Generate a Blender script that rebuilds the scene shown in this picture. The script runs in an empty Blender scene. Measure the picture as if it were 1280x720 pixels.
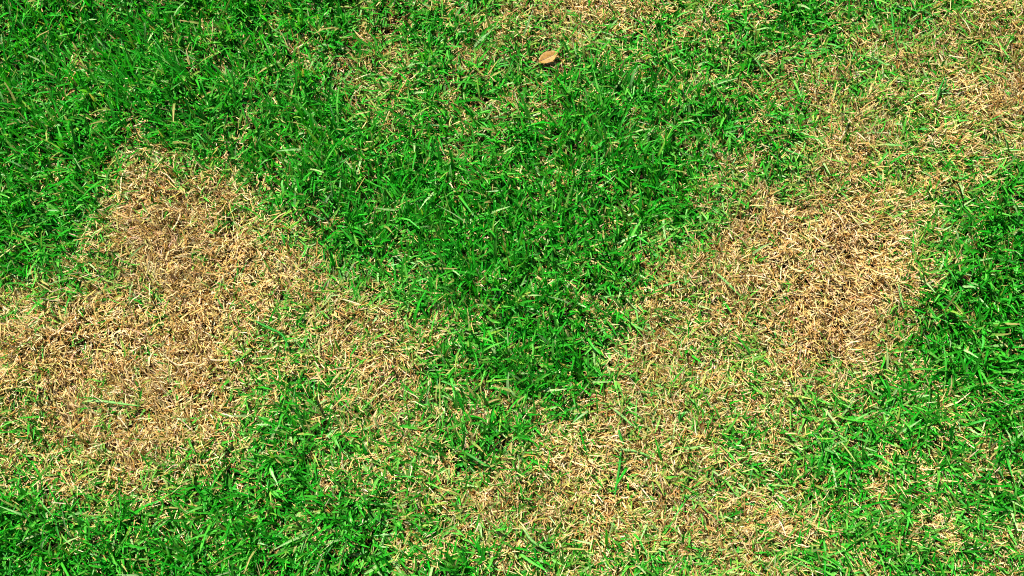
import bpy, math
import numpy as np

# ------------------------------------------------------------------ camera, light, exposure
R = math.radians
HFOV, TILT = R(48.0), R(18.0)
DIST = 0.64 / math.tan(HFOV / 2)
FPX = 640.0 / math.tan(HFOV / 2)
SUN_ELEV, SUN_AZ = R(56.0), R(122.0)      # azimuth of the sun, counter-clockwise from +x
SUN_STRENGTH, SKY_STRENGTH, EXPOSURE = 5.0, 0.05, 1.5

scene = bpy.context.scene
col = scene.collection
cam_d = bpy.data.cameras.new('camera')
cam_d.sensor_fit = 'HORIZONTAL'
cam_d.angle = HFOV
cam_d.clip_start, cam_d.clip_end = 0.01, 2000.0
cam = bpy.data.objects.new('camera', cam_d)
CAM = np.array([0.0, -DIST * math.sin(TILT), DIST * math.cos(TILT)])
cam.location = CAM
cam.rotation_euler = (TILT, 0, 0)
col.objects.link(cam)
scene.camera = cam

w = bpy.data.worlds.new('World')
scene.world = w
w.use_nodes = True
nt = w.node_tree
nt.nodes.clear()
sky = nt.nodes.new('ShaderNodeTexSky')
sky.sky_type = 'NISHITA'
sky.sun_disc = False
sky.sun_elevation = SUN_ELEV
sky.altitude = 1200.0
sky.dust_density = 0.3
sky.sun_rotation = math.pi / 2 - SUN_AZ
bg = nt.nodes.new('ShaderNodeBackground')
bg.inputs['Strength'].default_value = SKY_STRENGTH
wo = nt.nodes.new('ShaderNodeOutputWorld')
nt.links.new(sky.outputs[0], bg.inputs[0])
nt.links.new(bg.outputs[0], wo.inputs[0])

sd = bpy.data.lights.new('sun', 'SUN')
sd.energy = SUN_STRENGTH
sd.angle = R(0.53)
sd.color = (1.0, 0.95, 0.86)
sun = bpy.data.objects.new('sun', sd)
sun.rotation_euler = (math.pi / 2 - SUN_ELEV, 0, SUN_AZ + math.pi / 2)
sun.location = (-2, 3, 5)
col.objects.link(sun)

vs = scene.view_settings
vs.view_transform = 'Standard'
vs.look = 'None'
vs.exposure = EXPOSURE
vs.gamma = 1.0
vs.use_curve_mapping = False
scene.render.engine = 'CYCLES'
cy = scene.cycles
cy.use_denoising = False
cy.max_bounces = 5
cy.diffuse_bounces = 1
cy.glossy_bounces = 2
cy.transmission_bounces = 3
cy.filter_width = 1.1

# ------------------------------------------------------------------ fields over the ground (metres)
rng = np.random.default_rng(20240611)


def pix2ground(px, py, z=0.012):
    px = np.asarray(px, float); py = np.asarray(py, float)
    cx, cyy = (px - 640) / FPX, -(py - 360) / FPX
    dx = cx
    dy = cyy * math.cos(TILT) + math.sin(TILT)
    dz = cyy * math.sin(TILT) - math.cos(TILT)
    t = (z - CAM[2]) / dz
    return CAM[0] + t * dx, CAM[1] + t * dy


def ground2grid(x, y, z=0.012):
    """where a ground point falls in the survey grid of the lawn (1280 x 720 cells)"""
    vx, vy, vz = x - CAM[0], y - CAM[1], z - CAM[2]
    up = vy * math.cos(TILT) + vz * math.sin(TILT)
    fw = vy * math.sin(TILT) - vz * math.cos(TILT)
    return 640 + FPX * vx / fw, 360 - FPX * up / fw


class Noise:
    def __init__(self, seed, n=128):
        self.g = np.random.default_rng(seed).random((n, n)); self.n = n

    def __call__(self, x, y, scale):
        u, v = np.asarray(x) / scale + 57.3, np.asarray(y) / scale + 31.7
        i, j = np.floor(u).astype(int), np.floor(v).astype(int)
        a, b = u - i, v - j
        a = a * a * (3 - 2 * a); b = b * b * (3 - 2 * b)
        n, g = self.n, self.g
        i0, i1, j0, j1 = i % n, (i + 1) % n, j % n, (j + 1) % n
        return (g[i0, j0] * (1 - a) + g[i1, j0] * a) * (1 - b) + (g[i0, j1] * (1 - a) + g[i1, j1] * a) * b


N1, N2, N3, N4, N5, N6 = (Noise(s) for s in (3, 7, 11, 19, 23, 31))

# how green the turf is, surveyed every 40 mm (0 = dead straw, 9 = lush)
TURF = """
99999999 88877776 53346667 88666654
99999999 87756876 66666767 87544454
99999999 88656877 78888877 65554432
99999998 89867777 78888887 75445533
99997788 89988877 89988887 75334554
99972357 89999988 99899866 75355568
99951225 78999999 99999963 32145589
99841111 25899999 99986742 21115799
87652112 23588999 88994332 21115899
44322113 34345788 88774432 11016899
21112124 66323688 99863443 21027899
31112114 57324678 99843333 33367899
43231115 77655677 77653445 56778789
54211235 87755677 65434455 56678778
54422467 88756677 54333466 67777768
87655788 88876765 54332344 57767777
99888888 87898765 54344333 46766666
99999999 99887777 65566554 56777777
"""
TM = np.array([[int(c) for c in l.replace(' ', '')] for l in TURF.split('\n') if l.strip()], float) / 9.0


def greenness(x, y):
    px, py = ground2grid(x, y)
    u = np.clip(px / 40 - 0.5, -0.49, 31.49)
    v = np.clip(py / 40 - 0.5, -0.49, 17.49)
    u = np.clip(u, 0, 30.999); v = np.clip(v, 0, 16.999)
    i, j = u.astype(int), v.astype(int)
    a, b = u - i, v - j
    g = (TM[j, i] * (1 - a) + TM[j, i + 1] * a) * (1 - b) + (TM[j + 1, i] * (1 - a) + TM[j + 1, i + 1] * a) * b
    return g


def turf(x, y):
    g = greenness(x + 0.016 * (N1(x, y, 0.03) - 0.5), y + 0.016 * (N2(x, y, 0.03) - 0.5))
    g = g + 0.24 * (N3(x, y, 0.028) - 0.5) + 0.22 * (N4(x, y, 0.012) - 0.5)
    return np.clip(g, 0, 1)


def ground_z(x, y):
    return 0.018 * (N5(x, y, 0.11) - 0.5) + 0.008 * (N6(x, y, 0.035) - 0.5) + 0.004 * (N1(x, y, 0.012) - 0.5)


# ------------------------------------------------------------------ materials
def new_mat(name):
    m = bpy.data.materials.new(name)
    m.use_nodes = True
    m.node_tree.nodes.clear()
    return m, m.node_tree.nodes, m.node_tree.links


def blade_material(name, rough, spec, transl, tint):
    m, n, l = new_mat(name)
    at = n.new('ShaderNodeAttribute'); at.attribute_name = 'hue'
    tc = n.new('ShaderNodeTexCoord')
    no = n.new('ShaderNodeTexNoise'); no.inputs['Scale'].default_value = 420; no.inputs['Detail'].default_value = 3
    l.new(tc.outputs['Object'], no.inputs['Vector'])
    mr = n.new('ShaderNodeMapRange')
    mr.inputs['From Min'].default_value = 0.3; mr.inputs['From Max'].default_value = 0.7
    mr.inputs['To Min'].default_value = 0.72; mr.inputs['To Max'].default_value = 1.22
    l.new(no.outputs['Fac'], mr.inputs['Value'])
    mx = n.new('ShaderNodeVectorMath'); mx.operation = 'SCALE'
    l.new(at.outputs['Color'], mx.inputs[0]); l.new(mr.outputs[0], mx.inputs['Scale'])
    p = n.new('ShaderNodeBsdfPrincipled')
    l.new(mx.outputs[0], p.inputs['Base Color'])
    p.inputs['Roughness'].default_value = rough
    p.inputs['Specular IOR Level'].default_value = spec
    tr = n.new('ShaderNodeBsdfTranslucent')
    tm = n.new('ShaderNodeVectorMath'); tm.operation = 'MULTIPLY'
    tm.inputs[1].default_value = tint
    l.new(mx.outputs[0], tm.inputs[0]); l.new(tm.outputs[0], tr.inputs['Color'])
    mix = n.new('ShaderNodeMixShader'); mix.inputs[0].default_value = transl
    l.new(p.outputs[0], mix.inputs[1]); l.new(tr.outputs[0], mix.inputs[2])
    o = n.new('ShaderNodeOutputMaterial'); l.new(mix.outputs[0], o.inputs['Surface'])
    return m


M_GREEN = blade_material('green_blade', 0.48, 0.2, 0.38, (1.2, 1.3, 0.4))
M_STRAW = blade_material('dry_straw', 0.6, 0.08, 0.24, (1.1, 0.95, 0.62))


def soil_material():
    m, n, l = new_mat('soil')
    tc = n.new('ShaderNodeTexCoord')
    a = n.new('ShaderNodeTexNoise'); a.inputs['Scale'].default_value = 160; a.inputs['Detail'].default_value = 6
    l.new(tc.outputs['Object'], a.inputs['Vector'])
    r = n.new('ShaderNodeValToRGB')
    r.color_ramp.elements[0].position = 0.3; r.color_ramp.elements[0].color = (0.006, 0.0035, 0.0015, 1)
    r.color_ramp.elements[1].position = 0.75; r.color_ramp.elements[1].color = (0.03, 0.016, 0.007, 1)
    l.new(a.outputs['Fac'], r.inputs[0])
    # further out single blades can no longer be told apart: turf colour
    b = n.new('ShaderNodeTexNoise'); b.inputs['Scale'].default_value = 3.0; b.inputs['Detail'].default_value = 8
    l.new(tc.outputs['Object'], b.inputs['Vector'])
    r2 = n.new('ShaderNodeValToRGB')
    r2.color_ramp.elements[0].position = 0.42; r2.color_ramp.elements[0].color = (0.02, 0.10, 0.012, 1)
    r2.color_ramp.elements[1].position = 0.66; r2.color_ramp.elements[1].color = (0.30, 0.21, 0.10, 1)
    l.new(b.outputs['Fac'], r2.inputs[0])
    ln = n.new('ShaderNodeVectorMath'); ln.operation = 'LENGTH'
    l.new(tc.outputs['Object'], ln.inputs[0])
    mr = n.new('ShaderNodeMapRange'); mr.inputs['From Min'].default_value = 1.6; mr.inputs['From Max'].default_value = 3.2
    l.new(ln.outputs['Value'], mr.inputs['Value'])
    mix = n.new('ShaderNodeMixRGB')
    l.new(mr.outputs[0], mix.inputs[0]); l.new(r.outputs[0], mix.inputs[1]); l.new(r2.outputs[0], mix.inputs[2])
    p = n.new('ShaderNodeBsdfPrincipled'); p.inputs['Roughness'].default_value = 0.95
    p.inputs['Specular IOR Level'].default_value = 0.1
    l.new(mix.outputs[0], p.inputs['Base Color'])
    bp = n.new('ShaderNodeBump'); bp.inputs['Strength'].default_value = 0.8; bp.inputs['Distance'].default_value = 0.003
    l.new(a.outputs['Fac'], bp.inputs['Height']); l.new(bp.outputs[0], p.inputs['Normal'])
    o = n.new('ShaderNodeOutputMaterial'); l.new(p.outputs[0], o.inputs['Surface'])
    return m


# ------------------------------------------------------------------ ground sheet
def build_ground():
    fine = np.arange(-1.6, 1.6001, 0.016)
    far = np.array([1.7, 1.9, 2.3, 3, 5, 9, 18, 40, 100, 300])
    ax = np.concatenate([-far[::-1], fine, far])
    X, Y = np.meshgrid(ax, ax)
    Z = ground_z(X, Y)
    n = len(ax)
    v = np.stack([X, Y, Z], -1).reshape(-1, 3)
    idx = np.arange(n * n).reshape(n, n)
    q = np.stack([idx[:-1, :-1], idx[:-1, 1:], idx[1:, 1:], idx[1:, :-1]], -1).reshape(-1, 4)
    me = bpy.data.meshes.new('ground')
    fill_mesh(me, v, q.ravel(), np.full(len(q), 4))
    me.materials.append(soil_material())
    o = bpy.data.objects.new('ground', me)
    col.objects.link(o)
    o['kind'] = 'structure'
    o['label'] = 'dark brown soil under the lawn, seen in the gaps between blades'
    o['category'] = 'ground'


def fill_mesh(me, verts, loops, sizes, colors=None, smooth=True):
    me.vertices.add(len(verts))
    me.vertices.foreach_set('co', np.ascontiguousarray(verts, np.float32).ravel())
    me.loops.add(len(loops))
    me.loops.foreach_set('vertex_index', np.ascontiguousarray(loops, np.int32))
    me.polygons.add(len(sizes))
    st = np.concatenate([[0], np.cumsum(sizes)[:-1]]).astype(np.int32)
    me.polygons.foreach_set('loop_start', st)
    me.polygons.foreach_set('loop_total', np.asarray(sizes, np.int32))
    if smooth:
        me.polygons.foreach_set('use_smooth', np.ones(len(sizes), bool))
    if colors is not None:
        at = me.attributes.new('hue', 'FLOAT_COLOR', 'POINT')
        c4 = np.concatenate([colors, np.ones((len(colors), 1))], 1).astype(np.float32)
        at.data.foreach_set('color', c4.ravel())
    me.update()
    me.validate()


def blades_mesh(name, x, y, z, L, W, az, el, bend, swirl, roll, cb, ct, seg=3, fold=0.0, tip=0.0, wprof=None):
    """n strips; each starts at (x,y,z), leaves at azimuth az / elevation el, droops by bend, turns by swirl.
    fold > 0 gives a V cross-section with its own middle line."""
    n = len(x)
    P = np.stack([x, y, z], -1)
    k = 3 if fold > 0 else 2
    rows, cols = [], []
    for s in range(seg + 1):
        t = s / seg
        e = el - bend * t
        a = az + swirl * t
        T = np.stack([np.cos(e) * np.cos(a), np.cos(e) * np.sin(a), np.sin(e)], -1)
        if s > 0:
            tm = (s - 0.5) / seg
            em, am = el - bend * tm, az + swirl * tm
            Tm = np.stack([np.cos(em) * np.cos(am), np.cos(em) * np.sin(am), np.sin(em)], -1)
            P = P + Tm * (L / seg)[:, None]
        S = np.stack([-np.sin(a), np.cos(a), np.zeros(n)], -1)
        Nn = np.cross(T, S)
        rr = roll * (0.6 + 0.4 * t)
        side = S * np.cos(rr)[:, None] + Nn * np.sin(rr)[:, None]
        nrm = np.cross(T, side)
        if wprof is not None:
            wp = wprof[s]
        else:
            wp = (0.62 + 0.38 * min(1, t * 3)) * (1 - (1 - tip) * max(0.0, (t - 0.35) / 0.65) ** 1.6)
        hw = (W * 0.5 * wp)[:, None] if np.ndim(W) else W * 0.5 * wp
        c = cb * (1 - t) + ct * t
        if k == 3:
            rows.append(np.stack([P - side * hw, P - nrm * hw * fold, P + side * hw], 1))
        else:
            rows.append(np.stack([P - side * hw, P + side * hw], 1))
        cols.append(np.repeat(c[:, None, :], k, 1))
    V = np.stack(rows, 1)            # n, seg+1, k, 3
    Cc = np.stack(cols, 1)
    per = (seg + 1) * k
    base = (np.arange(n) * per)[:, None, None, None]
    q = []
    for s in range(seg):
        for j in range(k - 1):
            q.append([s * k + j, s * k + j + 1, (s + 1) * k + j + 1, (s + 1) * k + j])
    q = np.array(q)[None] + (np.arange(n) * per)[:, None, None]
    q = q.reshape(-1, 4)
    me = bpy.data.meshes.new(name)
    fill_mesh(me, V.reshape(-1, 3), q.ravel(), np.full(len(q), 4), Cc.reshape(-1, 3))
    return me


def jitter_palette(pal, wts, n, amt=0.12):
    pal = np.array(pal); wts = np.array(wts, float)
    i = rng.choice(len(pal), n, p=wts / wts.sum())
    c = pal[i] * (1 + amt * rng.normal(size=(n, 1))) * (1 + 0.5 * amt * rng.normal(size=(n, 3)))
    return np.clip(c, 0.002, 0.9)


# extent of the densely built turf
XW, Y0, Y1 = 0.86, -0.52, 0.56
AREA = 2 * XW * (Y1 - Y0)
LEAF_X, LEAF_Y = pix2ground(686, 68, 0.022)


def spread(n):
    return rng.uniform(-XW, XW, n), rng.uniform(Y0, Y1, n)


STRAW = [(0.60, 0.465, 0.220), (0.52, 0.365, 0.130), (0.34, 0.20, 0.052), (0.66, 0.55, 0.33), (0.15, 0.078, 0.015), (0.47, 0.40, 0.11)]


def tag(o, label, cat, group=None, kind=None):
    o['label'] = label; o['category'] = cat
    if group: o['group'] = group
    if kind: o['kind'] = kind


def link(name, me, mat, parent=None):
    if len(me.materials) == 0:
        me.materials.append(mat)
    o = bpy.data.objects.new(name, me)
    col.objects.link(o)
    if parent is not None:
        o.parent = parent
    return o


def build_straw():
    # bundles of dead stems, many per tuft
    nb = int(45000 * AREA)
    bx, by = spread(nb)
    g = turf(bx, by)
    hole = N2(bx + 5, by, 0.016)
    keep = rng.random(nb) < np.interp(g, [0, .4, .7, .85, 1], [1, .90, .58, .32, .14]) * np.where(hole < 0.15, 0.2, 1.0)
    bx, by = bx[keep], by[keep]
    per = rng.integers(5, 9, len(bx))
    i = np.repeat(np.arange(len(bx)), per)
    n = len(i)
    g = turf(bx, by)[i]
    flow = 2 * math.pi * (N3(bx, by, 0.10) * 1.3 + 0.35 * N4(bx, by, 0.025))
    baz = (flow + rng.normal(0, 0.9, len(bx)))[i]
    bel = np.clip(rng.normal(0.72, 0.40, len(bx)), 0.0, 1.45)[i]
    spreadr = 0.004
    x = bx[i] + rng.normal(0, spreadr, n); y = by[i] + rng.normal(0, spreadr, n)
    hum = (N1(x + 9, y, 0.022) * 0.008)
    z = ground_z(x, y) + rng.uniform(-0.001, 0.012, n) * np.interp(g, [.4, .9], [1, .35]) + hum * rng.random(n)
    L = np.clip(rng.lognormal(math.log(0.0122), 0.38, n), 0.005, 0.036)
    W = rng.uniform(0.0007, 0.0015, n)
    az = baz + rng.normal(0, 0.55, n)
    el = np.clip(bel + rng.normal(0, 0.3, n), -0.15, 1.45)
    bend = rng.normal(0.45, 0.55, n)
    swirl = rng.normal(0, 0.6, n)
    roll = rng.normal(0, 0.5, n)
    c = jitter_palette(STRAW, [30, 28, 16, 11, 9, 6], n, 0.16)
    c *= (0.88 + 0.24 * N5(bx, by, 0.06))[i][:, None]
    cb = c * np.array([0.85, 0.78, 0.7]); ct = np.clip(c * 1.08, 0, 0.85)
    me = blades_mesh('dead_grass', x, y, z, L, W, az, el, bend, swirl, roll, cb, ct, seg=2, tip=0.35,
                     wprof=[0.9, 1.0, 0.35])
    o = link('dead_grass', me, M_STRAW)
    tag(o, 'dense mat of short straw-coloured dead grass in the bare patches and thatch', 'dead grass', kind='stuff')
    return n


GREEN = [(0.005, 0.250, 0.005), (0.019, 0.305, 0.012), (0.085, 0.375, 0.038), (0.002, 0.170, 0.004), (0.19, 0.38, 0.04), (0.28, 0.47, 0.17)]  # last, palest green paints bright highlights into the blade colour


def blade_arrays(bx, by, per, lush):
    i = np.repeat(np.arange(len(bx)), per)
    n = len(i)
    g = lush[i]
    baz = rng.uniform(0, 2 * math.pi, len(bx))
    flow = 2 * math.pi * N4(bx + 3, by, 0.16)
    baz = np.where(rng.random(len(bx)) < 0.45, flow + rng.normal(0, 0.6, len(bx)), baz)
    x = bx[i] + rng.normal(0, 0.0035, n); y = by[i] + rng.normal(0, 0.0035, n)
    az = baz[i] + rng.normal(0, 0.85, n)
    el = np.clip(rng.normal(0.80, 0.32, n) + np.interp(g, [.75, 1], [0, .32]), 0.1, 1.5)
    bend = np.clip(rng.normal(0.75, 0.5, n) - np.interp(g, [.75, 1], [0, .2]), -0.2, 2.0)
    L = np.clip(rng.lognormal(math.log(0.0225), 0.34, n), 0.008, 0.058) * (0.66 + 0.42 * g)
    W = np.clip(rng.normal(0.0029, 0.0006, n), 0.0013, 0.0042) * (0.82 + 0.2 * g)
    z = ground_z(x, y) + 0.002 + 0.003 * rng.random(n)
    return i, n, g, x, y, z, L, W, az, el, bend


def build_green():
    nt_ = int(31000 * AREA)
    bx, by = spread(nt_)
    g = turf(bx, by)
    dens = np.interp(g, [0, .11, .22, .33, .45, .56, .67, .78, 1], [.015, .055, .20, .40, .57, .70, .81, .91, 1])
    d = np.hypot(bx - LEAF_X, by - LEAF_Y)
    dens = dens * np.where(N6(bx + 2, by, 0.017) < 0.24, 0.35, 1.0)
    keep = (rng.random(nt_) < dens) & (d > 0.021)
    bx, by, g = bx[keep], by[keep], g[keep]
    per = rng.integers(2, 5, len(bx))
    i, n, g, x, y, z, L, W, az, el, bend = blade_arrays(bx, by, per, g)
    swirl = rng.normal(0, 0.35, n)
    roll = rng.normal(0, 0.45, n)
    deep = np.clip(g * 1.15 - 0.15, 0, 1)
    cA = jitter_palette(GREEN, [31, 30, 13, 20, 2, 4], n, 0.14)
    cB = jitter_palette(GREEN, [16, 32, 32, 5, 7, 9], n, 0.14)
    c = np.where((rng.random(n) < deep)[:, None], cA, cB)
    yb = np.array([0.22, 0.24, 0.06])
    mixb = (np.clip(rng.normal(0.30, 0.2, n), 0, 0.9) * np.interp(g, [.5, .95], [1, .5]))[:, None]
    cb = c * (1 - mixb) + yb * mixb
    ct = c.copy()
    brown = rng.random(n) < 0.035
    ct[brown] = np.array([0.42, 0.30, 0.11])
    me = blades_mesh('green_grass', x, y, z, L, W, az, el, bend, swirl, roll, cb, ct, seg=3, fold=0.30, tip=0.22)
    o = link('green_grass', me, M_GREEN)
    tag(o, 'living green lawn grass with narrow glossy blades around the dead patches', 'grass', kind='stuff')
    return n


def build_yellowing():
    # half-dead short blades on the rims of the patches
    nt_ = int(46000 * AREA)
    bx, by = spread(nt_)
    g = turf(bx, by)
    rim = np.exp(-((g - 0.45) / 0.20) ** 2) * 0.55 + 0.03
    keep = (rng.random(nt_) < rim)
    bx, by, g = bx[keep], by[keep], g[keep]
    i, n, g, x, y, z, L, W, az, el, bend = blade_arrays(bx, by, np.full(len(bx), 1), g)
    L *= 0.8; W *= 0.75; z += 0.007
    el *= 0.7
    c = jitter_palette([(0.17, 0.31, 0.035), (0.30, 0.33, 0.07), (0.08, 0.28, 0.025), (0.40, 0.36, 0.13)], [30, 14, 46, 10], n, 0.15)
    cb = c * 0.6 + np.array([0.3, 0.24, 0.09]) * 0.4
    me = blades_mesh('yellowing_grass', x, y, z, L, W, az, el, bend, rng.normal(0, .5, n), rng.normal(0, .5, n),
                     cb, c, seg=3, fold=0.0, tip=0.25)
    o = link('yellowing_grass', me, M_GREEN)
    tag(o, 'short yellow-green half-withered blades along the rims of the dead patches', 'grass', kind='stuff')
    return n


def build_outer():
    # the same lawn going on all round, fewer and coarser blades
    n = 62000
    r = 0.45 + 2.9 * rng.random(n) ** 1.6; a = rng.uniform(0, 2 * math.pi, n)
    x, y = r * np.cos(a), r * np.sin(a)
    inside = (np.abs(x) < XW) & (y > Y0) & (y < Y1)
    x, y = x[~inside], y[~inside]
    n = len(x)
    g = N3(x, y, 0.35) * 0.7 + N4(x, y, 0.08) * 0.3
    green = g > 0.42
    c = np.where(green[:, None], jitter_palette(GREEN, [26, 30, 16, 20, 5, 3], n), jitter_palette(STRAW, [30, 28, 16, 11, 9, 6], n))
    L = np.where(green, rng.uniform(.025, .06, n), rng.uniform(.015, .035, n))
    W = np.where(green, 0.008, 0.0065) * rng.uniform(.7, 1.3, n)
    el = np.where(green, rng.normal(.9, .3, n), rng.normal(.45, .3, n))
    me = blades_mesh('surrounding_grass', x, y, ground_z(x, y), L, W, rng.uniform(0, 6.28, n), el, rng.normal(.7, .4, n),
                     rng.normal(0, .4, n), rng.normal(0, .5, n), c * .8, c, seg=2, fold=0.0, tip=0.2)
    o = link('surrounding_grass', me, M_GREEN)
    tag(o, 'rest of the patchy lawn going on beyond the dead patches', 'grass', kind='stuff')



# ------------------------------------------------------------------ single things lying or standing on the lawn
def empty(name, x, y, z):
    o = bpy.data.objects.new(name, None)
    o.empty_display_size = 0.02
    o.location = (x, y, z)
    col.objects.link(o)
    return o


def ribbon(name, pts, width, c0, c1, fold=0.25, steps=10, tip=0.2, roll=0.0):
    """a narrow folded strip through 3-d points (Catmull-Rom)"""
    P = np.array(pts, float)
    P = np.vstack([2 * P[0] - P[1], P, 2 * P[-1] - P[-2]])
    m = len(P) - 3
    out = []
    for t in np.linspace(0, m - 1e-6, steps + 1):
        i = int(t); f = t - i
        a, b, c, d = P[i:i + 4]
        out.append(0.5 * (2 * b + (c - a) * f + (2 * a - 5 * b + 4 * c - d) * f ** 2 + (3 * b - a - 3 * c + d) * f ** 3))
    Q = np.array(out)
    T = np.gradient(Q, axis=0); T /= np.linalg.norm(T, axis=1)[:, None]
    S = np.cross(np.array([0, 0, 1.0]), T); S /= np.linalg.norm(S, axis=1)[:, None] + 1e-9
    N = np.cross(T, S)
    S2 = S * math.cos(roll) + N * math.sin(roll); N2_ = np.cross(T, S2)
    t = np.linspace(0, 1, steps + 1)
    wp = (0.7 + 0.3 * np.minimum(1, t * 4)) * (1 - (1 - tip) * np.clip((t - 0.45) / 0.55, 0, 1) ** 1.7)
    hw = (width / 2 * wp)[:, None]
    th = width * 0.10
    ring = np.stack([Q - S2 * hw, Q - N2_ * hw * fold, Q + S2 * hw, Q - N2_ * (hw * fold + th)], 1)
    V = ring.reshape(-1, 3)
    f = []
    for s_ in range(steps):
        for j in range(4):
            k = (j + 1) % 4
            f.append([s_ * 4 + j, s_ * 4 + k, s_ * 4 + 4 + k, s_ * 4 + 4 + j])
    f.append([3, 2, 1, 0]); e = steps * 4; f.append([e, e + 1, e + 2, e + 3])
    C = np.repeat((np.array(c0)[None] * (1 - t)[:, None] + np.array(c1)[None] * t[:, None]), 4, 0)
    me = bpy.data.meshes.new(name)
    fill_mesh(me, V, np.array(f).ravel(), np.full(len(f), 4), C)
    return me


def top_z(x, y):
    return float(ground_z(np.array(x), np.array(y))) + 0.0165


def tuft(px, py, n, length, direction, fan, label, group, pale=0.0, upright=0.9):
    x, y = (float(v) for v in pix2ground(px, py, 0.008))
    z = float(ground_z(np.array(x), np.array(y))) + 0.004
    t = empty('grass_tuft', x, y, z)
    tag(t, label, 'grass tuft', group)
    for k in range(n):
        a = R(direction) + (k / max(1, n - 1) - 0.5) * R(fan) + rng.normal(0, 0.18)
        L = length * 0.001 * rng.uniform(0.75, 1.2)
        e0 = upright * rng.uniform(0.75, 1.15)
        p, q = np.array([rng.normal(0, .002), rng.normal(0, .002), 0.0]), []
        e = e0
        for s_ in range(5):
            q.append(p.copy())
            p = p + L / 4 * np.array([math.cos(e) * math.cos(a), math.cos(e) * math.sin(a), math.sin(e)])
            e -= rng.uniform(0.12, 0.32); a += rng.normal(0, 0.07)
        c = jitter_palette([(0.012, 0.26, 0.018), (0.05, 0.32, 0.04), (0.15, 0.36, 0.07)], [45 * (1 - pale), 40, 12 + 60 * pale], 1, 0.1)[0]
        me = ribbon('blade', q, rng.uniform(0.0026, 0.0036), c * 0.7 + np.array([.07, .08, .02]), c, 0.28, 8, 0.2, rng.normal(0, .35))
        link('blade', me, M_GREEN, t)
    sp = [np.array([0, 0, -0.004]), np.array([0.0004, 0.0003, 0.0]), np.array([0.0010, 0.0008, 0.005])]
    link('sheath', ribbon('sheath', sp, 0.0032, (0.36, 0.34, 0.11), (0.20, 0.30, 0.07), 0.7, 5, 0.9, 0.3), M_GREEN, t)


def lying_blade(pts, width, c0, c1, lift, label, group):
    q = []
    for i, (px, py) in enumerate(pts):
        x, y = (float(v) for v in pix2ground(px, py, 0.017))
        q.append([x, y, top_z(x, y) + lift])
    zm = np.mean([p[2] for p in q])
    for p in q: p[2] = 0.35 * p[2] + 0.65 * zm
    o0 = np.array(q[0])
    t = empty('grass_shoot', *o0)
    tag(t, label, 'grass shoot', group)
    P = [np.array(p) - o0 for p in q]
    link('blade', ribbon('blade', P, width, c0, c1, 0.25, 12, 0.25), M_GREEN, t)
    d = P[0] - P[1]; d /= np.linalg.norm(d)
    sh = [P[0] + d * 0.007 + np.array([0, 0, -0.006]), P[0] + d * 0.003 + np.array([0, 0, -0.0015]), P[0] - d * 0.003]
    link('sheath', ribbon('sheath', sh, width * 0.75, (0.34, 0.33, 0.10), (0.22, 0.32, 0.08), 0.6, 6, 0.9), M_GREEN, t)


def straw_stem(pts, width, label, group):
    q = []
    for px, py in pts:
        x, y = (float(v) for v in pix2ground(px, py, 0.019))
        q.append([x, y, top_z(x, y) + 0.004])
    zm = np.mean([p[2] for p in q])
    for p in q: p[2] = 0.3 * p[2] + 0.7 * zm
    o0 = np.array(q[0])
    c = np.array([0.60, 0.48, 0.28]) * rng.uniform(0.9, 1.05)
    me = ribbon('straw_stem', [np.array(p) - o0 for p in q], width, c * 0.95, c, 0.5, 14, 0.7)
    o = link('straw_stem', me, M_STRAW)
    o.location = o0
    tag(o, label, 'straw', group)


def leaf_material():
    m, n, l = new_mat('dry_leaf')
    tc = n.new('ShaderNodeTexCoord')
    no = n.new('ShaderNodeTexNoise'); no.inputs['Scale'].default_value = 260; no.inputs['Detail'].default_value = 5
    l.new(tc.outputs['Object'], no.inputs['Vector'])
    r = n.new('ShaderNodeValToRGB')
    r.color_ramp.elements[0].position = 0.32; r.color_ramp.elements[0].color = (0.16, 0.078, 0.010, 1)
    r.color_ramp.elements[1].position = 0.68; r.color_ramp.elements[1].color = (0.30, 0.165, 0.030, 1)
    l.new(no.outputs['Fac'], r.inputs[0])
    p = n.new('ShaderNodeBsdfPrincipled'); p.inputs['Roughness'].default_value = 0.5
    p.inputs['Specular IOR Level'].default_value = 0.3
    l.new(r.outputs[0], p.inputs['Base Color'])
    o = n.new('ShaderNodeOutputMaterial'); l.new(p.outputs[0], o.inputs['Surface'])
    return m


def plain_material(name, c, rough=0.6):
    m, n, l = new_mat(name)
    p = n.new('ShaderNodeBsdfPrincipled')
    no = n.new('ShaderNodeTexNoise'); no.inputs['Scale'].default_value = 300
    r = n.new('ShaderNodeValToRGB')
    r.color_ramp.elements[0].color = (c[0] * .7, c[1] * .7, c[2] * .7, 1)
    r.color_ramp.elements[1].color = (c[0] * 1.3, c[1] * 1.3, c[2] * 1.3, 1)
    l.new(no.outputs['Fac'], r.inputs[0]); l.new(r.outputs[0], p.inputs['Base Color'])
    p.inputs['Roughness'].default_value = rough
    o = n.new('ShaderNodeOutputMaterial'); l.new(p.outputs[0], o.inputs['Surface'])
    return m


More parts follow.
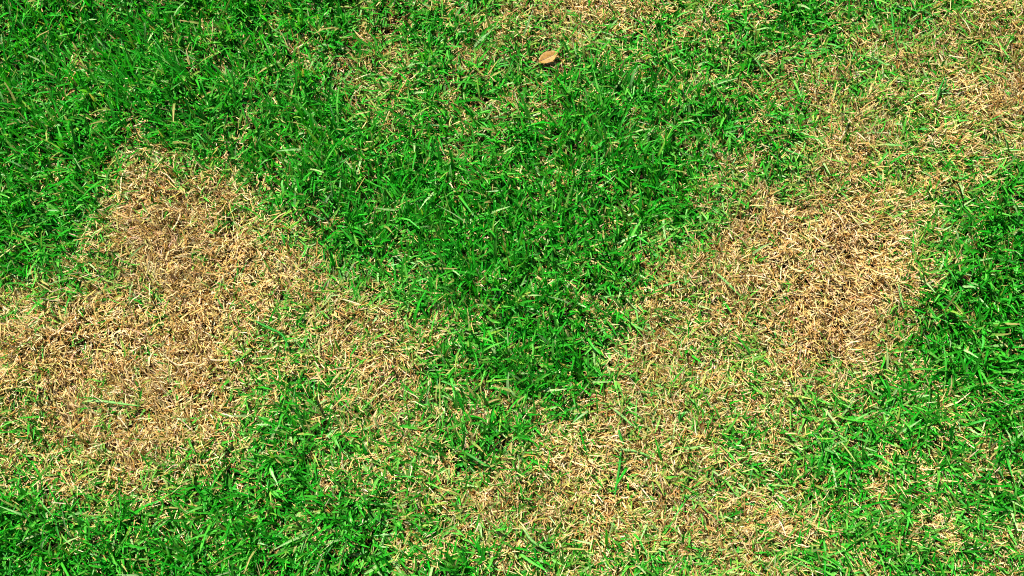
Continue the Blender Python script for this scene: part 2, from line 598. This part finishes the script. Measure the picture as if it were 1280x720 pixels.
def fallen_leaf():
    x, y = float(LEAF_X), float(LEAF_Y)
    t = empty('fallen_leaf', x, y, top_z(x, y) + 0.0015)
    t.rotation_euler = (R(4), R(-5), R(23))
    tag(t, 'single dry tan oval leaf with a dark midrib lying on the grass', 'leaf')
    NL, NW, L, Wd = 22, 12, 0.0285, 0.0165

    def surf(u, v):      # u along 0..1, v across -1..1
        prof = math.sin(math.pi * u ** 0.92) ** 0.62
        px = (u - 0.5) * L
        py = v * Wd / 2 * prof
        pz = -0.0034 * (1 - abs(v)) * prof ** 0.5 + 0.0022 * math.sin(2.3 * u) - 0.0016 * v * v * (v > 0) + 0.0004 * math.sin(40 * u) * abs(v)
        return px, py, pz
    V, F = [], []
    for k in range(2):
        for i in range(NL + 1):
            for j in range(NW + 1):
                a = surf(i / NL, j / NW * 2 - 1)
                V.append((a[0], a[1], a[2] - 0.00025 * k))
    st = (NL + 1) * (NW + 1)
    for i in range(NL):
        for j in range(NW):
            a = i * (NW + 1) + j
            F.append([a, a + NW + 1, a + NW + 2, a + 1])
            F.append([st + a, st + a + 1, st + a + NW + 2, st + a + NW + 1])
    me = bpy.data.meshes.new('leaf_blade')
    me.from_pydata(V, [], F); me.update()
    for p in me.polygons: p.use_smooth = True
    link('leaf_blade', me, leaf_material(), t)
    dark = plain_material('dark_midrib', (0.09, 0.035, 0.008))
    pts = [np.array(surf(u, 0)) + np.array([0, 0, 0.0003]) for u in (0.02, 0.25, 0.5, 0.75, 0.95)]
    mr = ribbon('midrib', pts, 0.0009, (0.1, .04, .01), (0.1, .04, .01), -0.4, 12, 0.4)
    link('midrib', mr, dark, t)
    lightv = plain_material('leaf_vein', (0.46, 0.27, 0.09))
    for sgn in (-1, 1):
        for u in (0.22, 0.4, 0.58, 0.74):
            pts = [np.array(surf(u + 0.14 * f, sgn * 0.82 * f)) + np.array([0, 0, 0.00015]) for f in (0.03, 0.4, 0.75, 1.0)]
            link('vein', ribbon('vein', pts, 0.0004, (.6, .4, .1), (.6, .4, .1), -0.4, 6, 0.4), lightv, t)
    a = np.array(surf(0.01, 0))
    pts = [a, a + np.array([-0.0012, 0.0002, 0.0003]), a + np.array([-0.0028, 0.0008, -0.0003])]
    link('leaf_stalk', ribbon('leaf_stalk', pts, 0.0011, (0.1, .04, .01), (0.1, .04, .01), -0.5, 5, 0.8), dark, t)


def build_things():
    fallen_leaf()
    G = 'green tufts standing alone in the broad dead patch'
    for lab, a in [
        ('three tall upright green blades in straw, beside the lawn edge of the broad dead patch', (298, 350, 3, 26, 85, 30)),
        ('three slender upright green blades close together in straw near the bent trailing blade', (283, 398, 3, 30, 88, 25)),
        ('tiny star-shaped green tuft with short blades at the foot of a bleached stem', (190, 378, 5, 13, 60, 300)),
        ('lone upright green blade standing above a short bleached stem', (187, 352, 1, 24, 91, 0)),
        ('three short green blades leaning over straw, near the curved bleached stem', (170, 448, 3, 20, 110, 50)),
        ('squat four-bladed green tuft deep in the broad dead patch', (58, 424, 4, 15, 80, 150)),
        ('three green blades lying nearly sideways below the dark lush lawn edge', (84, 366, 3, 24, 25, 30)),
        ('pair of short green blades near the peak of the broad dead patch', (192, 300, 2, 16, 85, 30)),
        ('pair of slanted green blades standing alone in bright straw', (216, 536, 2, 20, 65, 20)),
        ('four-bladed green tuft where the broad dead patch meets the lush lawn wedge', (276, 548, 4, 24, 85, 60)),
        ('pair of thin green blades leaning apart, next to the slanted pair', (250, 526, 2, 17, 100, 25)),
        ('bushy six-bladed green tuft in straw just above the lush lawn', (97, 586, 6, 16, 70, 220)),
        ('narrow four-bladed green tuft above the long pale flat blade', (155, 492, 4, 15, 75, 60)),
        ('two tiny green blades in a dark hollow of the broad dead patch', (120, 400, 2, 14, 100, 40)),
        ('three spread short green blades between the curved and the straight bleached stems', (218, 420, 3, 14, 60, 110))]:
        tuft(*a, lab, G)
    G2 = 'fanned tufts on the rims of the dead patches'
    for lab, a in [
        ('six-bladed fan of pale green leaves on the rim of the broad dead patch', (357, 318, 6, 27, 110, 100)),
        ('seven upright green blades fanned out of straw, beside the bent trailing blade', (367, 402, 7, 24, 90, 120)),
        ('wide sprawling green tuft with blades all round, below the bent trailing blade', (360, 448, 7, 25, 100, 240)),
        ('three upright green blades in straw between the fan tuft and lush lawn', (402, 372, 3, 20, 85, 40)),
        ('round six-bladed green tuft in straw beside the long diagonal pale blade', (870, 372, 6, 20, 80, 220)),
        ('five-bladed spreading green tuft on the lower rim of the dense straw oval', (975, 415, 5, 20, 100, 200)),
        ('large seven-bladed green tuft in the thin mottled straw', (920, 590, 7, 26, 85, 130)),
        ('three long dark green blades rising together out of pale straw', (1177, 124, 3, 28, 70, 30)),
        ('sideways six-bladed green tuft in thin straw below the long hanging blade', (1110, 122, 6, 20, 150, 180)),
        ('four upright green blades in a loose row above the mottled straw', (848, 535, 4, 26, 95, 50)),
        ('pair of tall straight green blades side by side in thin straw', (900, 510, 2, 30, 92, 14)),
        ('four green blades beside the pale blade over a dark gap in mottled straw', (808, 545, 4, 26, 95, 60))]:
        tuft(*a, lab, G2)
    tuft(1222, 182, 5, 32, 40, 40, 'pale green tuft of long blades all combed one way at a straw edge', G2, 0.8, 0.55)
    pal = ((0.22, 0.40, 0.12), (0.12, 0.38, 0.06))
    grn = ((0.03, 0.26, 0.02), (0.012, 0.24, 0.015))
    Gp = 'long pale blades lying on straw'
    for lab, pts in [
        ('longest pale green blade lying flat across the broad straw patch', [(109, 502), (128, 502), (150, 505), (176, 508)]),
        ('short diagonal pale green blade above the mottled straw patch', [(768, 513), (780, 523), (792, 534)]),
        ('pale green blade arching over a dark gap, touching a trailing blade', [(775, 562), (795, 565), (812, 571)]),
        ('pale green blade hanging down on the lush rim of the dense straw oval', [(1122, 357), (1126, 372), (1130, 387)]),
        ('straight diagonal pale green blade across straw beside a round tuft', [(897, 343), (912, 357), (926, 371)]),
        ('kinked light green blade with a wide bend in mottled straw', [(655, 662), (664, 675), (676, 683), (690, 691)]),
        ('short pale green blade sloping over thin straw below the long hanging blade', [(1090, 70), (1100, 76), (1110, 82)]),
        ('level pale green blade on thin straw near a snapped bleached stem', [(1104, 181), (1116, 182), (1130, 183)])]:
        lying_blade(pts, 0.0034, *pal, 0.004, lab, Gp)
    Gd = 'long deep green blades trailing over straw'
    for lab, pts in [
        ('long deep green blade hanging straight down over the mottled straw patch', [(776, 566), (774, 585), (771, 603), (768, 624)]),
        ('long deep green blade hanging out of a dark lush clump onto straw', [(1115, 8), (1117, 25), (1119, 45), (1124, 66)]),
        ('short dark green blade just above the long blade on mottled straw', [(773, 538), (776, 548), (780, 558)]),
        ('slanted dark green blade leaning through the three-bladed tuft in pale straw', [(1169, 128), (1173, 114), (1180, 98)]),
        ('bent trailing dark green blade curving over the broad straw patch', [(320, 402), (335, 410), (352, 418), (362, 436)])]:
        lying_blade(pts, 0.0032, *grn, 0.005, lab, Gd)
    Gs = 'loose bleached straw stems'
    for lab, pts, wd in [
        ('curved bleached straw stem, bowed like a shallow hook on the broad dead patch', [(203, 441), (212, 450), (222, 455), (235, 452), (247, 453)], .0015),
        ('long straight bleached straw stem lying next to the curved one', [(252, 446), (266, 449), (280, 449), (296, 450)], .0015),
        ('short upright-lying bleached stem above a tiny star-shaped tuft', [(187, 354), (187, 362), (187, 370)], .0014),
        ('snapped whitish straw stem on thin straw near a level pale blade', [(1070, 166), (1076, 171), (1082, 177)], .0015),
        ('thick cream straw stem slanting across the top of the dense straw oval', [(1040, 262), (1047, 270), (1054, 281)], .0017),
        ('level cream straw stem beside the straight diagonal pale blade', [(924, 346), (940, 345), (962, 349)], .0016),
        ('short level straw stem above the longest flat pale blade', [(135, 491), (142, 490), (151, 491)], .0015),
        ('short slanted straw stem under the longest flat pale blade', [(148, 521), (154, 528), (160, 536)], .0014),
        ('bowed straw stem leaning towards the snapped whitish stem', [(1048, 178), (1055, 166), (1062, 150)], .0015),
        ('stout cream straw stem where the broad dead patch narrows into lawn', [(430, 376), (440, 379), (452, 383)], .0016),
        ('bent straw stem near the peak of the broad dead patch', [(215, 289), (222, 279), (226, 268)], .0015),
        ('thin straw stem sloping among yellow-green blades near the combed pale tuft', [(1160, 170), (1166, 176), (1170, 184)], .0014),
        ('slanted straw stem on the green side of the mottled straw', [(675, 585), (680, 592), (688, 601)], .0015),
        ('thin straw stem in the gap of straw between two green wedges', [(470, 488), (480, 480), (488, 470)], .0014),
        ('greyish straw stem lying alone among lush green blades', [(612, 345), (622, 349), (632, 349)], .0014),
        ('level pale straw stem over a dark green nook in thin straw', [(1185, 70), (1195, 72), (1206, 73)], .0015)]:
        straw_stem(pts, wd, lab, Gs)


build_ground()
n_s = build_straw()
n_g = build_green()
n_y = build_yellowing()
build_outer()
build_things()
print('straw', n_s, 'green', n_g, 'yellow', n_y)
